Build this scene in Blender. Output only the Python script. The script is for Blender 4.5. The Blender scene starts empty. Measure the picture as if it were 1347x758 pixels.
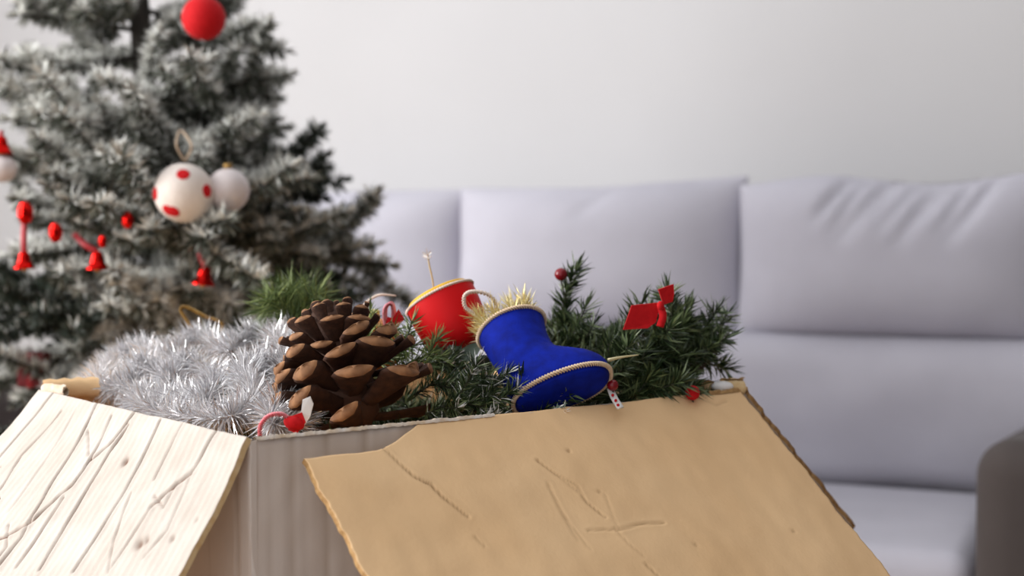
import bpy, math, random
import numpy as np
from mathutils import Vector, Matrix, noise

# ------------------------------------------------------------------ camera, world, light, exposure
SC = bpy.context.scene
COL = SC.collection
F = 1347 * 50 / 36.0
CAMZ = 0.86
PITCH = math.atan(69 / F)
cam_data = bpy.data.cameras.new('camera')
cam = bpy.data.objects.new('camera', cam_data)
COL.objects.link(cam)
cam.location = (0, 0, CAMZ)
cam.rotation_euler = (math.pi / 2 - PITCH, 0, 0)
cam_data.lens = 50
cam_data.sensor_width = 36
cam_data.clip_start = 0.05
cam_data.dof.use_dof = True
cam_data.dof.focus_distance = 1.03
cam_data.dof.aperture_fstop = 5.2
SC.camera = cam

world = bpy.data.worlds.new('world')
SC.world = world
world.use_nodes = True
world.node_tree.nodes['Background'].inputs[0].default_value = (0.96, 0.97, 1.0, 1)
world.node_tree.nodes['Background'].inputs[1].default_value = 0.97

SC.view_settings.view_transform = 'Standard'
SC.view_settings.look = 'None'
SC.view_settings.gamma = 1
SC.view_settings.exposure = 0.0
SC.cycles.use_denoising = True
SC.cycles.max_bounces = 6

SOFA_ANG = -math.atan2(0.397, 0.917)
SX = np.array([math.cos(SOFA_ANG), math.sin(SOFA_ANG), 0])      # along the sofa, to the right
SY = np.array([-math.sin(SOFA_ANG), math.cos(SOFA_ANG), 0])     # towards the wall


def area(name, loc, target, sx, sy, power, color):
    d = bpy.data.lights.new(name, 'AREA')
    d.shape = 'RECTANGLE'
    d.size, d.size_y, d.energy, d.color = sx, sy, power, color
    o = bpy.data.objects.new(name, d)
    COL.objects.link(o)
    o.location = loc
    o.rotation_euler = (Vector(target) - Vector(loc)).to_track_quat('-Z', 'Y').to_euler()
    return o


# daylight through the window in the left wall
area('window_daylight', (-2.78, 0.98, 1.64), (0.0, 1.6, 0.70), 1.7, 1.5, 114, (1.0, 0.99, 0.98))


# ------------------------------------------------------------------ helpers
def ray(px, py):
    f = np.array([0, math.cos(PITCH), -math.sin(PITCH)])
    u = np.array([0, math.sin(PITCH), math.cos(PITCH)])
    return f + (px - 673.5) / F * np.array([1.0, 0, 0]) - (py - 379) / F * u


CAM = np.array([0, 0, CAMZ])


def at(px, py, Y):                       # a point seen at that pixel, Y metres into the room
    d = ray(px, py)
    return CAM + d * (Y / d[1])


def atz(px, py, z):                      # the same on a horizontal plane
    d = ray(px, py)
    return CAM + d * ((z - CAMZ) / d[2])


def onplane(px, py, p0, n):
    d = ray(px, py)
    return CAM + d * (np.dot(p0 - CAM, n) / np.dot(d, n))


def lin(r, g, b):
    return tuple(((c / 255) / 12.92 if c / 255 < 0.04045 else ((c / 255 + 0.055) / 1.055) ** 2.4) for c in (r, g, b)) + (1,)


def mat(name, c1, c2=None, rough=0.6, metal=0.0, scale=40, bump=0.0, bscale=200, sheen=0.0, wear=None, spec=0.5,
        transl=0.0, stretch=None):
    m = bpy.data.materials.new(name)
    m.use_nodes = True
    nt = m.node_tree
    b = nt.nodes['Principled BSDF']
    b.inputs['Roughness'].default_value = rough
    b.inputs['Metallic'].default_value = metal
    b.inputs['Specular IOR Level'].default_value = spec
    if sheen:
        b.inputs['Sheen Weight'].default_value = sheen
        b.inputs['Sheen Roughness'].default_value = 0.4
    tc = nt.nodes.new('ShaderNodeTexCoord')
    src = tc.outputs['Object']
    if stretch:
        mp = nt.nodes.new('ShaderNodeMapping')
        mp.inputs['Scale'].default_value = stretch
        nt.links.new(src, mp.inputs['Vector'])
        src = mp.outputs['Vector']
    n = nt.nodes.new('ShaderNodeTexNoise')
    n.inputs['Scale'].default_value = scale
    n.inputs['Detail'].default_value = 4
    nt.links.new(src, n.inputs['Vector'])
    mx = nt.nodes.new('ShaderNodeMix')
    mx.data_type = 'RGBA'
    mx.inputs[6].default_value = c1
    mx.inputs[7].default_value = c2 or c1
    mr = nt.nodes.new('ShaderNodeMapRange')
    mr.inputs[1].default_value, mr.inputs[2].default_value = 0.3, 0.7
    nt.links.new(n.outputs['Fac'], mr.inputs[0])
    nt.links.new(mr.outputs[0], mx.inputs[0])
    out = mx.outputs[2]
    if wear:
        a = nt.nodes.new('ShaderNodeAttribute')
        a.attribute_name = 'wear'
        m2 = nt.nodes.new('ShaderNodeMix')
        m2.data_type = 'RGBA'
        m2.inputs[7].default_value = wear
        nt.links.new(a.outputs['Fac'], m2.inputs[0])
        nt.links.new(out, m2.inputs[6])
        out = m2.outputs[2]
    nt.links.new(out, b.inputs['Base Color'])
    if bump:
        n2 = nt.nodes.new('ShaderNodeTexNoise')
        n2.inputs['Scale'].default_value = bscale
        nt.links.new(src, n2.inputs['Vector'])
        bp = nt.nodes.new('ShaderNodeBump')
        bp.inputs['Strength'].default_value = bump
        bp.inputs['Distance'].default_value = 0.002
        nt.links.new(n2.outputs['Fac'], bp.inputs['Height'])
        nt.links.new(bp.outputs['Normal'], b.inputs['Normal'])
    if transl:
        b.inputs['Transmission Weight'].default_value = transl
    return m


ORG = {}


def empty(name, loc, label, cat, group=None, rotz=0):
    o = bpy.data.objects.new(name, None)
    o.empty_display_size = 0.02
    COL.objects.link(o)
    o.location = loc
    o.rotation_euler = (0, 0, rotz)
    o['label'], o['category'] = label, cat
    if group:
        o['group'] = group
    ORG[o.name] = np.array(loc, float) if not rotz else np.zeros(3)
    return o


def mesh_data(name, V, Fc, mats, mi=None, smooth=True, attr=None):
    me = bpy.data.meshes.new(name)
    me.from_pydata([tuple(v) for v in np.asarray(V, float)], [], Fc)
    for m in (mats if isinstance(mats, (list, tuple)) else [mats]):
        me.materials.append(m)
    if mi is not None:
        me.polygons.foreach_set('material_index', np.asarray(mi, dtype=np.int32))
    if smooth:
        me.polygons.foreach_set('use_smooth', np.ones(len(me.polygons), bool))
    if attr is not None:
        a = me.attributes.new('wear', 'FLOAT', 'POINT')
        a.data.foreach_set('value', np.asarray(attr, dtype=np.float32))
    me.update()
    return me


def part(name, VF, mats, parent=None, mi=None, smooth=True, attr=None, label=None, kind=None, sharp=None):
    V, Fc = VF
    V = np.asarray(V, float)
    o = None
    if parent is not None:
        V = V - ORG[parent.name]
        o = bpy.data.objects.new(name, mesh_data(name, V, Fc, mats, mi, smooth, attr))
        COL.objects.link(o)
        o.parent = parent
        ORG[o.name] = ORG[parent.name]
    else:
        c = np.array([(V[:, 0].min() + V[:, 0].max()) / 2, (V[:, 1].min() + V[:, 1].max()) / 2, V[:, 2].min()])
        o = bpy.data.objects.new(name, mesh_data(name, V - c, Fc, mats, mi, smooth, attr))
        COL.objects.link(o)
        o.location = c
        ORG[o.name] = c
    if label:
        o['label'] = label
    if kind:
        o['kind'] = kind
    if sharp:
        o.data.set_sharp_from_angle(angle=math.radians(sharp))
    return o


def tag(o, label, cat, group=None):
    o['label'], o['category'] = label, cat
    if group:
        o['group'] = group
    return o


def join(*vfs):
    V, Fc, n = [], [], 0
    for v, f in vfs:
        v = np.asarray(v, float)
        V.append(v)
        Fc += [tuple(i + n for i in q) for q in f]
        n += len(v)
    return np.concatenate(V), Fc


def resample(pts, n):
    """smooth Catmull-Rom path through the points"""
    p = np.asarray(pts, float)
    if len(p) == 2:
        t = np.linspace(0, 1, n)[:, None]
        return p[0] * (1 - t) + p[1] * t
    q = np.vstack([2 * p[0] - p[1], p, 2 * p[-1] - p[-2]])
    out = []
    for t in np.linspace(0, len(p) - 1 - 1e-6, n):
        i = int(t)
        u = t - i
        a, b, c, d = q[i], q[i + 1], q[i + 2], q[i + 3]
        out.append(0.5 * (2 * b + (c - a) * u + (2 * a - 5 * b + 4 * c - d) * u * u + (3 * b - a - 3 * c + d) * u ** 3))
    return np.array(out)


def frames(p):
    t = np.gradient(p, axis=0)
    t /= np.linalg.norm(t, axis=1)[:, None] + 1e-12
    ref = np.array([0, 0, 1.0]) if abs(t[0][2]) < 0.9 else np.array([1.0, 0, 0])
    N = []
    n = ref
    for k in t:
        n = n - k * np.dot(n, k)
        n /= np.linalg.norm(n) + 1e-12
        N.append(n)
    N = np.array(N)
    return t, N, np.cross(t, N)


def loft(rings, closed=True, cap=True):
    n = len(rings[0])
    V = np.concatenate(rings)
    Fc = []
    for i in range(len(rings) - 1):
        for j in range(n if closed else n - 1):
            k = (j + 1) % n
            Fc.append((i * n + j, i * n + k, (i + 1) * n + k, (i + 1) * n + j))
    if cap:
        Fc.append(tuple(range(n))[::-1])
        Fc.append(tuple((len(rings) - 1) * n + j for j in range(n)))
    return V, Fc


def tube(pts, r, n=8, seg=None):
    p = resample(pts, seg or max(8, len(pts) * 6))
    t, N, B = frames(p)
    m = len(p)
    rr = np.interp(np.linspace(0, 1, m), np.linspace(0, 1, len(r)), r) if np.ndim(r) else np.full(m, r)
    a = np.linspace(0, 2 * math.pi, n, endpoint=False)
    return loft([p[i] + rr[i] * (np.cos(a)[:, None] * N[i] + np.sin(a)[:, None] * B[i]) for i in range(m)])


def cord(pts, r, turns, seg=None, n=5):
    """two strands twisted round each other"""
    p = resample(pts, seg or max(30, int(turns * 8)))
    t, N, B = frames(p)
    ph = np.linspace(0, turns * 2 * math.pi, len(p))
    out = []
    for o in (0, math.pi):
        c = p + 0.55 * r * (np.cos(ph + o)[:, None] * N + np.sin(ph + o)[:, None] * B)
        a = np.linspace(0, 2 * math.pi, n, endpoint=False)
        out.append(loft([c[i] + 0.62 * r * (np.cos(a)[:, None] * N[i] + np.sin(a)[:, None] * B[i]) for i in range(len(p))]))
    return join(*out)


def sphere(c, r, n=24, m=14, sq=(1, 1, 1), rot=None):
    V, Fc = [], []
    for i in range(m + 1):
        th = math.pi * i / m
        for j in range(n):
            ph = 2 * math.pi * j / n
            V.append((math.sin(th) * math.cos(ph) * sq[0], math.sin(th) * math.sin(ph) * sq[1], math.cos(th) * sq[2]))
    for i in range(m):
        for j in range(n):
            k = (j + 1) % n
            Fc.append((i * n + j, (i + 1) * n + j, (i + 1) * n + k, i * n + k))
    V = np.array(V) * r
    if rot is not None:
        V = V @ np.array(rot).T
    return V + np.asarray(c), Fc


def basis(z, x=(1, 0, 0)):
    z = np.asarray(z, float)
    z = z / np.linalg.norm(z)
    x = np.asarray(x, float)
    x = x - z * np.dot(x, z)
    x /= np.linalg.norm(x)
    return np.stack([x, np.cross(z, x), z], axis=1)     # columns


def lathe(profile, c, z=(0, 0, 1), n=32, x=(1, 0, 0)):
    """profile of (radius, height)"""
    a = np.linspace(0, 2 * math.pi, n, endpoint=False)
    R = basis(z, x)
    rings = [np.stack([r * np.cos(a), r * np.sin(a), np.full(n, h)], 1) @ R.T + np.asarray(c) for r, h in profile]
    return loft(rings)


def rbox(x0, x1, y0, y1, z0, z1, r=0.03, nb=4, seg=10, puff=0.0):
    """rounded box: a subdivided cube whose corners are pulled to a radius"""
    V, Fc = [], []
    c = np.array([(x0 + x1) / 2, (y0 + y1) / 2, (z0 + z1) / 2])
    h = np.array([(x1 - x0) / 2, (y1 - y0) / 2, (z1 - z0) / 2])
    r = min(r, h.min() * 0.98)

    def axis_pts(hh):
        e = [-hh + r * (1 - math.cos(k * math.pi / 2 / nb)) for k in range(nb)]
        e = [-hh + r * k / nb for k in range(nb)]
        mid = list(np.linspace(-hh + r, hh - r, seg))
        return np.array(e + mid + [-k for k in e[::-1]])
    ax = [axis_pts(k) for k in h]
    for d in range(3):
        for s in (-1, 1):
            A, B = ax[(d + 1) % 3], ax[(d + 2) % 3]
            base = len(V)
            for a in A:
                for b in B:
                    p = np.zeros(3)
                    p[d], p[(d + 1) % 3], p[(d + 2) % 3] = s * h[d], a, b
                    V.append(p)
            nB = len(B)
            for i in range(len(A) - 1):
                for j in range(nB - 1):
                    q = (base + i * nB + j, base + (i + 1) * nB + j, base + (i + 1) * nB + j + 1, base + i * nB + j + 1)
                    Fc.append(q if s > 0 else q[::-1])
    V = np.array(V)
    core = np.clip(V, -(h - r), h - r)
    d = V - core
    L = np.linalg.norm(d, axis=1)[:, None]
    V = core + d / np.maximum(L, 1e-9) * r
    if puff:
        u = V / h
        V[:, 1] += np.sign(V[:, 1]) * puff * (1 - u[:, 0] ** 2).clip(0) * (1 - u[:, 2] ** 2).clip(0) * np.abs(u[:, 1])
        V[:, 2] += np.sign(V[:, 2]) * puff * (1 - u[:, 0] ** 2).clip(0) * (1 - u[:, 1] ** 2).clip(0) * np.abs(u[:, 2])
    return V + c, Fc


def needles(paths, per_m, length, width, lean, rng, up_bias=0.0, white=None, lj=0.35, tipcone=True, droop=0.0):
    """blades standing all round the paths; white(upness, t) gives the share of frosted blades"""
    V, Fc, mi = [], [], []
    for P in paths:
        P = np.asarray(P, float)
        seg = np.linalg.norm(np.diff(P, axis=0), axis=1)
        Lt = seg.sum()
        n = max(4, int(Lt * per_m))
        t, N, B = frames(P)
        s = rng.random(n) * (len(P) - 1) * 0.999
        if tipcone:
            k = max(3, n // 14)
            s[:k] = (len(P) - 1) * 0.995
        i = s.astype(int)
        u = (s - i)[:, None]
        c = P[i] * (1 - u) + P[i + 1] * u
        tt, nn, bb = t[i], N[i], B[i]
        a = rng.random(n) * 2 * math.pi
        rad = np.cos(a)[:, None] * nn + np.sin(a)[:, None] * bb
        ln = lean + (rng.random(n) - 0.5) * 0.5
        if tipcone:
            ln[:k] = 1.2 + rng.random(k) * 0.35
        d = np.cos(ln)[:, None] * rad + np.sin(ln)[:, None] * tt
        d[:, 2] -= droop
        d /= np.linalg.norm(d, axis=1)[:, None]
        l = length * (1 - lj + 2 * lj * rng.random(n))
        side = np.cross(d, rng.normal(size=(n, 3)))
        side /= np.linalg.norm(side, axis=1)[:, None] + 1e-9
        w = width * (0.7 + 0.6 * rng.random(n))
        e = c + d * l[:, None]
        m = c + d * (l * 0.55)[:, None] + rng.normal(size=(n, 3)) * (l * 0.04)[:, None]
        base = len(V)
        A = c - side * w[:, None] * 0.35
        A2 = c + side * w[:, None] * 0.35
        M1 = m - side * w[:, None] * 0.5
        M2 = m + side * w[:, None] * 0.5
        blk = np.stack([A, A2, M2, M1, e], 1).reshape(-1, 3)
        V += list(blk)
        up = d[:, 2]
        tfrac = s / (len(P) - 1)
        if white is not None:
            pw = white(up, tfrac)
            wi = rng.random(n)
            idx = np.where(wi < pw, 1, 0)
            idx = np.where((idx == 0) & (rng.random(n) < 0.3), 2, idx)
        else:
            idx = np.where(rng.random(n) < 0.35, 1, 0)
        for k2 in range(n):
            q = base + 5 * k2
            Fc.append((q, q + 1, q + 2, q + 3))
            Fc.append((q + 3, q + 2, q + 4))
            mi += [idx[k2], idx[k2]]
    return (np.array(V), Fc), mi


# ------------------------------------------------------------------ materials
M_SHADEWALL = mat('shade_wall_dark', lin(104, 98, 95), lin(99, 93, 90), rough=0.9, scale=3, spec=0.2)  # kept dark so the added right wall bounces little light
M_WALL = mat('white_paint', lin(212, 211, 212), lin(209, 208, 209), rough=0.9, scale=3, bump=0.05, bscale=60, spec=0.2)
M_FLOOR = mat('oak_floor', lin(176, 150, 122), lin(150, 122, 96), rough=0.5, scale=6, stretch=(1, 12, 1))
M_CEIL = mat('ceiling_paint', lin(240, 240, 238), rough=0.9)
M_FRAME = mat('window_paint', lin(240, 240, 238), rough=0.4)
M_SOFA = mat('grey_linen', lin(200, 198, 208), lin(193, 191, 201), rough=0.95, scale=9, bump=0.25, bscale=700, sheen=0.15, spec=0.15)
M_SOFA_SHADED = mat('grey_linen_shaded', lin(84, 77, 75), lin(78, 71, 69), rough=0.95, scale=9, bump=0.25, bscale=700, sheen=0.1, spec=0.15)  # the arm's shadow side put into a darker linen
M_WOODLEG = mat('dark_leg_wood', lin(70, 50, 38), rough=0.5)
M_TABLE = mat('table_wood', lin(168, 132, 96), lin(140, 104, 72), rough=0.45, scale=8, stretch=(1, 10, 1))
M_KRAFT = mat('kraft_card', lin(250, 211, 162), lin(243, 202, 152), rough=0.85, scale=14, bump=0.08, bscale=300, wear=lin(120, 82, 46), spec=0.2)
M_KRAFT_EDGE = mat('kraft_cut_edge', lin(196, 158, 106), lin(160, 120, 74), rough=0.9, scale=300)
M_CARDWHITE = mat('white_card_face', lin(208, 200, 191), lin(192, 181, 170), rough=0.85, scale=30, bump=0.15, bscale=400, wear=lin(104, 66, 42), spec=0.2)
M_CARDOUT = mat('white_card_outside', lin(226, 216, 208), lin(212, 200, 188), rough=0.8, scale=10, bump=0.05, wear=lin(170, 150, 128), spec=0.25)
M_CARDEDGE = mat('white_card_edge', lin(230, 205, 160), lin(214, 180, 128), rough=0.9, scale=200)
M_TORN = mat('torn_paper', lin(236, 228, 220), lin(214, 186, 150), rough=0.9, scale=90)
M_NEEDLE = mat('fir_needle', lin(76, 80, 68), lin(58, 62, 52), rough=0.6, scale=60)
M_NEEDLE2 = mat('fir_needle_frosted', lin(156, 157, 146), lin(118, 120, 110), rough=0.7, scale=60)
M_NEEDLE3 = mat('fir_needle_bare_shaded', lin(50, 62, 50), lin(36, 46, 36), rough=0.6, scale=60)  # unflocked needles, darkened further to put in the shade on these branches
M_FLOCK = mat('white_flocking', lin(238, 238, 234), lin(218, 218, 212), rough=0.9, scale=80)
M_TRUNK = mat('tree_trunk', lin(58, 52, 46), lin(40, 36, 32), rough=0.9, scale=80, bump=0.3)
M_RED = mat('red_felt', lin(206, 26, 32), lin(190, 18, 26), rough=0.8, scale=200, sheen=0.05, bump=0.2, bscale=900, spec=0.2)
M_REDGLOSS = mat('red_satin', lin(228, 20, 26), lin(220, 16, 22), rough=0.5, scale=20, spec=0.2)
M_REDMETAL = mat('red_foil', lin(196, 22, 18), rough=0.16, metal=1.0)
M_DARKRED = mat('dark_red_lacquer', lin(128, 14, 28), rough=0.25)
M_RIBBON = mat('red_ribbon', lin(170, 30, 40), lin(150, 24, 34), rough=0.5)
M_MAROON = mat('maroon_paper', lin(104, 34, 38), lin(88, 26, 30), rough=0.8, spec=0.2)
M_PINK = mat('pink_cord', lin(232, 160, 166), lin(222, 90, 104), rough=0.6, scale=500)
M_BALLWHITE = mat('white_felt_ball', lin(232, 222, 214), lin(224, 212, 203), rough=0.9, scale=60, bump=0.2)
M_PEARL = mat('pearl_bauble', lin(214, 204, 203), rough=0.25, spec=0.6)
M_TWINE = mat('twine', lin(190, 170, 148), lin(165, 142, 118), rough=0.9, scale=400)
M_SILVER = mat('silver_foil', lin(240, 239, 240), lin(222, 221, 224), rough=0.25, metal=0.9, scale=90)
M_SILVER2 = mat('pale_foil', lin(244, 242, 243), rough=0.5, metal=0.2)
M_GOLD = mat('gold_foil', lin(214, 190, 110), lin(232, 214, 150), rough=0.35, metal=0.6, scale=90)
M_GOLD2 = mat('pale_gold_foil', lin(238, 226, 176), rough=0.4, metal=0.35)
M_GOLDCORD = mat('gold_cord', lin(176, 142, 78), lin(140, 104, 50), rough=0.4, metal=0.5, scale=300)
M_CONE = mat('cone_wood', lin(84, 54, 38), lin(52, 32, 24), rough=0.75, scale=7, bump=0.3, bscale=300, spec=0.3)
M_CONETIP = mat('cone_scale_tip', lin(178, 128, 86), lin(112, 76, 52), rough=0.75, scale=5, bump=0.3, bscale=400)
M_BLUE = mat('blue_velvet', lin(3, 34, 162), lin(2, 24, 128), rough=0.85, scale=120, sheen=0.0, bump=0.15, bscale=900, spec=0.2)
M_BLUEIN = mat('blue_lining', lin(10, 18, 84), rough=0.9)
M_BRAID = mat('cream_braid', lin(226, 204, 176), lin(206, 178, 146), rough=0.8, scale=600)
M_CREAM = mat('cream_cord', lin(238, 222, 208), lin(226, 204, 190), rough=0.8, scale=500)
M_PVC = mat('garland_green', lin(52, 72, 38), lin(34, 50, 26), rough=0.4, scale=60)
M_PVC2 = mat('garland_green_pale', lin(128, 142, 98), lin(84, 104, 64), rough=0.38, scale=60)
M_PINE = mat('long_needle_green', lin(164, 178, 108), lin(132, 148, 84), rough=0.5, scale=60)
M_PINE2 = mat('long_needle_deep', lin(98, 118, 66), lin(76, 94, 52), rough=0.5, scale=60)
M_WIRE = mat('garland_wire', lin(60, 62, 44), rough=0.6)
M_LEAF = mat('frosted_leaf', lin(74, 92, 76), lin(130, 144, 132), rough=0.6, scale=70)
M_ORANGE = mat('orange_glass', lin(214, 132, 40), lin(190, 100, 30), rough=0.25, scale=20)
M_YELLOW = mat('yellow_felt', lin(232, 186, 60), lin(222, 170, 44), rough=0.8, scale=100)
M_FLUFF = mat('white_fluff', lin(244, 242, 240), rough=0.9)
M_STEM = mat('straw_stem', lin(206, 180, 120), rough=0.7)
M_BROWNLEAF = mat('brown_leaf', lin(96, 60, 42), lin(70, 40, 30), rough=0.7, scale=60)

# ------------------------------------------------------------------ setting: walls, floor, window
SEAT = 0.43
O = atz(1275, 645, SEAT)                                   # crease of seat and back, below the right cushion


def sof(x, y, z):
    return O * np.array([1, 1, 0]) + SX * x + SY * y + np.array([0, 0, z])


def slab(p, ex, ey, ez):
    p = np.asarray(p, float)
    V = [p + a * ex + b * ey + c * ez for a in (0, 1) for b in (0, 1) for c in (0, 1)]
    return np.array(V), [(0, 1, 3, 2), (4, 6, 7, 5), (0, 4, 5, 1), (2, 3, 7, 6), (0, 2, 6, 4), (1, 5, 7, 3)]


Z = np.array([0, 0, 1.0])
WALLY = 0.40
XL = -2.75                                                  # left wall, in sofa coordinates
H = 2.6


def structure(name, VF, m):
    o = part(name, VF, m, smooth=False)
    o['kind'] = 'structure'
    return o


structure('floor', slab(sof(XL - 0.1, -5.0, -0.05), SX * 6.5, SY * 5.6, Z * 0.05), M_FLOOR)
structure('wall_back', slab(sof(XL - 0.1, WALLY, 0), SX * (0.92 - XL), SY * 0.1, Z * H), M_WALL)
structure('added_shade_wall', slab(sof(0.72, -3.0, 0), SX * 0.1, SY * (3.0 + WALLY), Z * H), M_SHADEWALL)  # unseen wall, added to block ambient light and darken the right side
structure('baseboard_back', slab(sof(XL, WALLY - 0.015, 0), SX * (0.72 - XL), SY * 0.015, Z * 0.09), M_FRAME)
W0, W1, WZ0, WZ1 = -3.45, -1.45, 0.8, 2.4                       # the window opening along the left wall
structure('wall_left', join(
    slab(sof(XL - 0.1, -5.0, 0), SX * 0.1, SY * (W0 + 5.0), Z * H),
    slab(sof(XL - 0.1, W1, 0), SX * 0.1, SY * (WALLY - W1), Z * H),
    slab(sof(XL - 0.1, W0, 0), SX * 0.1, SY * (W1 - W0), Z * WZ0),
    slab(sof(XL - 0.1, W0, WZ1), SX * 0.1, SY * (W1 - W0), Z * (H - WZ1))), M_WALL)
wf = []
for y in (W0, (W0 + W1) / 2 - 0.03, W1 - 0.06):
    wf.append(slab(sof(XL - 0.08, y, WZ0), SX * 0.05, SY * 0.06, Z * (WZ1 - WZ0)))
for z in (WZ0, WZ1 - 0.06):
    wf.append(slab(sof(XL - 0.08, W0, z), SX * 0.05, SY * (W1 - W0), Z * 0.06))
structure('window_1', join(*wf), M_FRAME)

# ------------------------------------------------------------------ sofa
sofa = empty('sofa', tuple(sof(-0.8, 0, 0)), 'light grey fabric sofa with three loose back cushions along the white wall', 'sofa')


def tosofa(V):                                               # local sofa coordinates to the room
    V = np.asarray(V)
    return O * np.array([1, 1, 0]) + V[:, :1] * SX + V[:, 1:2] * SY + V[:, 2:3] * Z


def cushion(w, h, t, seed, dents=(), nu=64, nv=44, top=None, ear=0.025):
    """a plump loose cushion; x across, z up, -y is its front"""
    V, Fc = [], []
    for s in (-1, 1):
        for j in range(nv + 1):
            for i in range(nu + 1):
                U = math.sin((i / nu - 0.5) * math.pi)
                W = math.sin((j / nv - 0.5) * math.pi)
                x = w / 2 * U * (1 - ear * (1 - W * W)) 
                z = h / 2 + h / 2 * W * (1 - ear * 0.5 * (1 - U * U))
                th = t / 2 * ((1 - abs(U) ** 2.5) * (1 - abs(W) ** 2.7)) ** 0.5
                if top is not None and W > -0.2:
                    z += top(U) * ((W + 0.2) / 1.2) ** 2
                f = noise.noise(Vector((x * 5 + seed, z * 6, s * 3.0))) * 0.010
                if s < 0:
                    for (cx, cz, ang, L, dep, wd) in dents:
                        dx, dz = x - cx, z - cz
                        a = dx * math.cos(ang) + dz * math.sin(ang)
                        b = -dx * math.sin(ang) + dz * math.cos(ang)
                        if abs(a) < L:
                            f -= dep * math.exp(-(b / wd) ** 2) * (1 - (a / L) ** 2)
                y = s * th + s * f * (1 if th > 0.01 else th / 0.01)
                V.append((x, y, z))
    n = (nu + 1) * (nv + 1)
    for s in (0, 1):
        for j in range(nv):
            for i in range(nu):
                a = s * n + j * (nu + 1) + i
                q = (a, a + 1, a + nu + 2, a + nu + 1)
                Fc.append(q if s == 0 else q[::-1])
    return np.array(V), Fc


def place_cushion(VF, x, y, z, lean, yaw=0.0):
    V, Fc = VF
    c, s = math.cos(lean), math.sin(lean)
    V = V.copy()
    y2 = V[:, 1] * c + V[:, 2] * s
    z2 = -V[:, 1] * s + V[:, 2] * c
    x2 = V[:, 0] * math.cos(yaw) - y2 * math.sin(yaw)
    y3 = V[:, 0] * math.sin(yaw) + y2 * math.cos(yaw)
    return tosofa(np.stack([x2 + x, y3 + y, z2 + z], 1)), Fc


# edges of the cushions along the sofa
E = []
for px, py in ((966, 330), (592, 330)):
    d = ray(px, py)
    A = np.array([[d[0], -SX[0]], [d[1], -SX[1]]])
    o0 = O[:2] + SY[:2] * 0.06
    E.append(float(np.linalg.solve(A, o0)[1]))
CW = E[0] - E[1]
ZB = 0.672
HC = 0.285
wr = [(-0.10 + 0.03 * k, HC - 0.03 - 0.006 * (k % 3), 1.0 + 0.1 * (k % 2), 0.07 + 0.015 * (k % 3), 0.022, 0.010) for k in range(0, 9)]
part('back_cushion', place_cushion(cushion(CW * 1.02, HC + .006, 0.24, 1.3, dents=wr, top=lambda U: 0.008 * math.cos(U * 5 + 2.2)),
                                   E[0] + CW / 2, 0.10, ZB, 0.08), M_SOFA, sofa, label='cushion with gathered wrinkles along its top edge')
part('back_cushion', place_cushion(cushion(CW * 1.02, HC + .004, 0.23, 7.1, dents=[(0.03, HC - 0.03, 0.7, 0.08, 0.008, 0.012)],
                                           top=lambda U: 0.010 * abs(U) - 0.004 + 0.008 * U), E[0] - CW / 2 - 0.003, 0.12, ZB, 0.09, 0.03), M_SOFA, sofa)
part('back_cushion', place_cushion(cushion(CW * 0.92, HC * 1.0, 0.23, 4.7), E[1] - CW * 0.45 - 0.005, 0.13, ZB, 0.09, 0.02), M_SOFA, sofa)
XR, XE = 0.062, E[1] - CW * 1.0
# lower back roll, seat cushions, frame, arms
lb = rbox(XE, XR + 0.21, -0.005, 0.2, SEAT - 0.022, 0.682, r=0.055, seg=26)
V = lb[0]
V[:, 1] += np.where(V[:, 1] < 0.1, 1, 0) * (-0.02 * np.sin((V[:, 2] - SEAT) / 0.25 * math.pi) + np.array([noise.noise(Vector((v[0] * 7, v[2] * 9, 2.0))) for v in V]) * 0.016)
part('lower_back', (tosofa(V), lb[1]), M_SOFA, sofa)
for k in range(3):
    x1 = XR - 0.004 if k == 0 else E[0] - (k - 1) * CW - 0.002
    x0 = (E[0] - k * CW) + 0.002
    sb = rbox(x0, x1, -0.52, -0.004, SEAT - 0.13, SEAT, r=0.035, seg=12, puff=0.006)
    part('seat_cushion', (tosofa(sb[0]), sb[1]), M_SOFA, sofa)
fr = join(rbox(XE, XR, -0.50, 0.30, 0.12, SEAT - 0.132, r=0.02, seg=3), rbox(XE, XR + 0.2, 0.205, 0.32, 0.12, 0.80, r=0.04, seg=4))
part('frame', (tosofa(fr[0]), fr[1]), M_SOFA_SHADED, sofa)
for x0, x1 in ((XR, XR + 0.22), (XE - 0.2, XE)):
    ab = rbox(x0, x1, -0.60, -0.03 if x0 > 0 else 0.31, 0.10, 0.60, r=0.05, nb=6, seg=8)
    V = ab[0]
    V[:, 2] += np.where(V[:, 2] > 0.35, 1, 0) * (-0.09 * (V[:, 1] + 0.59).clip(0))
    part('armrest', (tosofa(V), ab[1]), M_SOFA_SHADED, sofa)
for x, y in ((XE - 0.1, -0.5), (XE - 0.1, 0.25), (XR + 0.1, -0.5), (XR + 0.1, 0.25)):
    p = tosofa([[x, y, 0], [x, y, 0.115]])
    part('leg', tube(p, [0.016, 0.024], n=12), M_WOODLEG, sofa)

# ------------------------------------------------------------------ box geometry
RIM = 0.73
C0 = atz(330, 580, RIM)
CR = atz(982, 514, RIM)
eR = CR - C0
LR = float(np.linalg.norm(eR))
eR /= LR
eL = np.array([-eR[1], eR[0], 0])
CLp = atz(52, 511, RIM)
LL = 0.92 * float(np.dot(CLp - C0, eL))
nR, nL = -eL, -eR                                            # outward from the right-front and the left-front face
CL = C0 + eL * LL
CB = C0 + eR * LR + eL * LL
CR = C0 + eR * LR
BZ = 0.43
TH = 0.004

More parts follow.
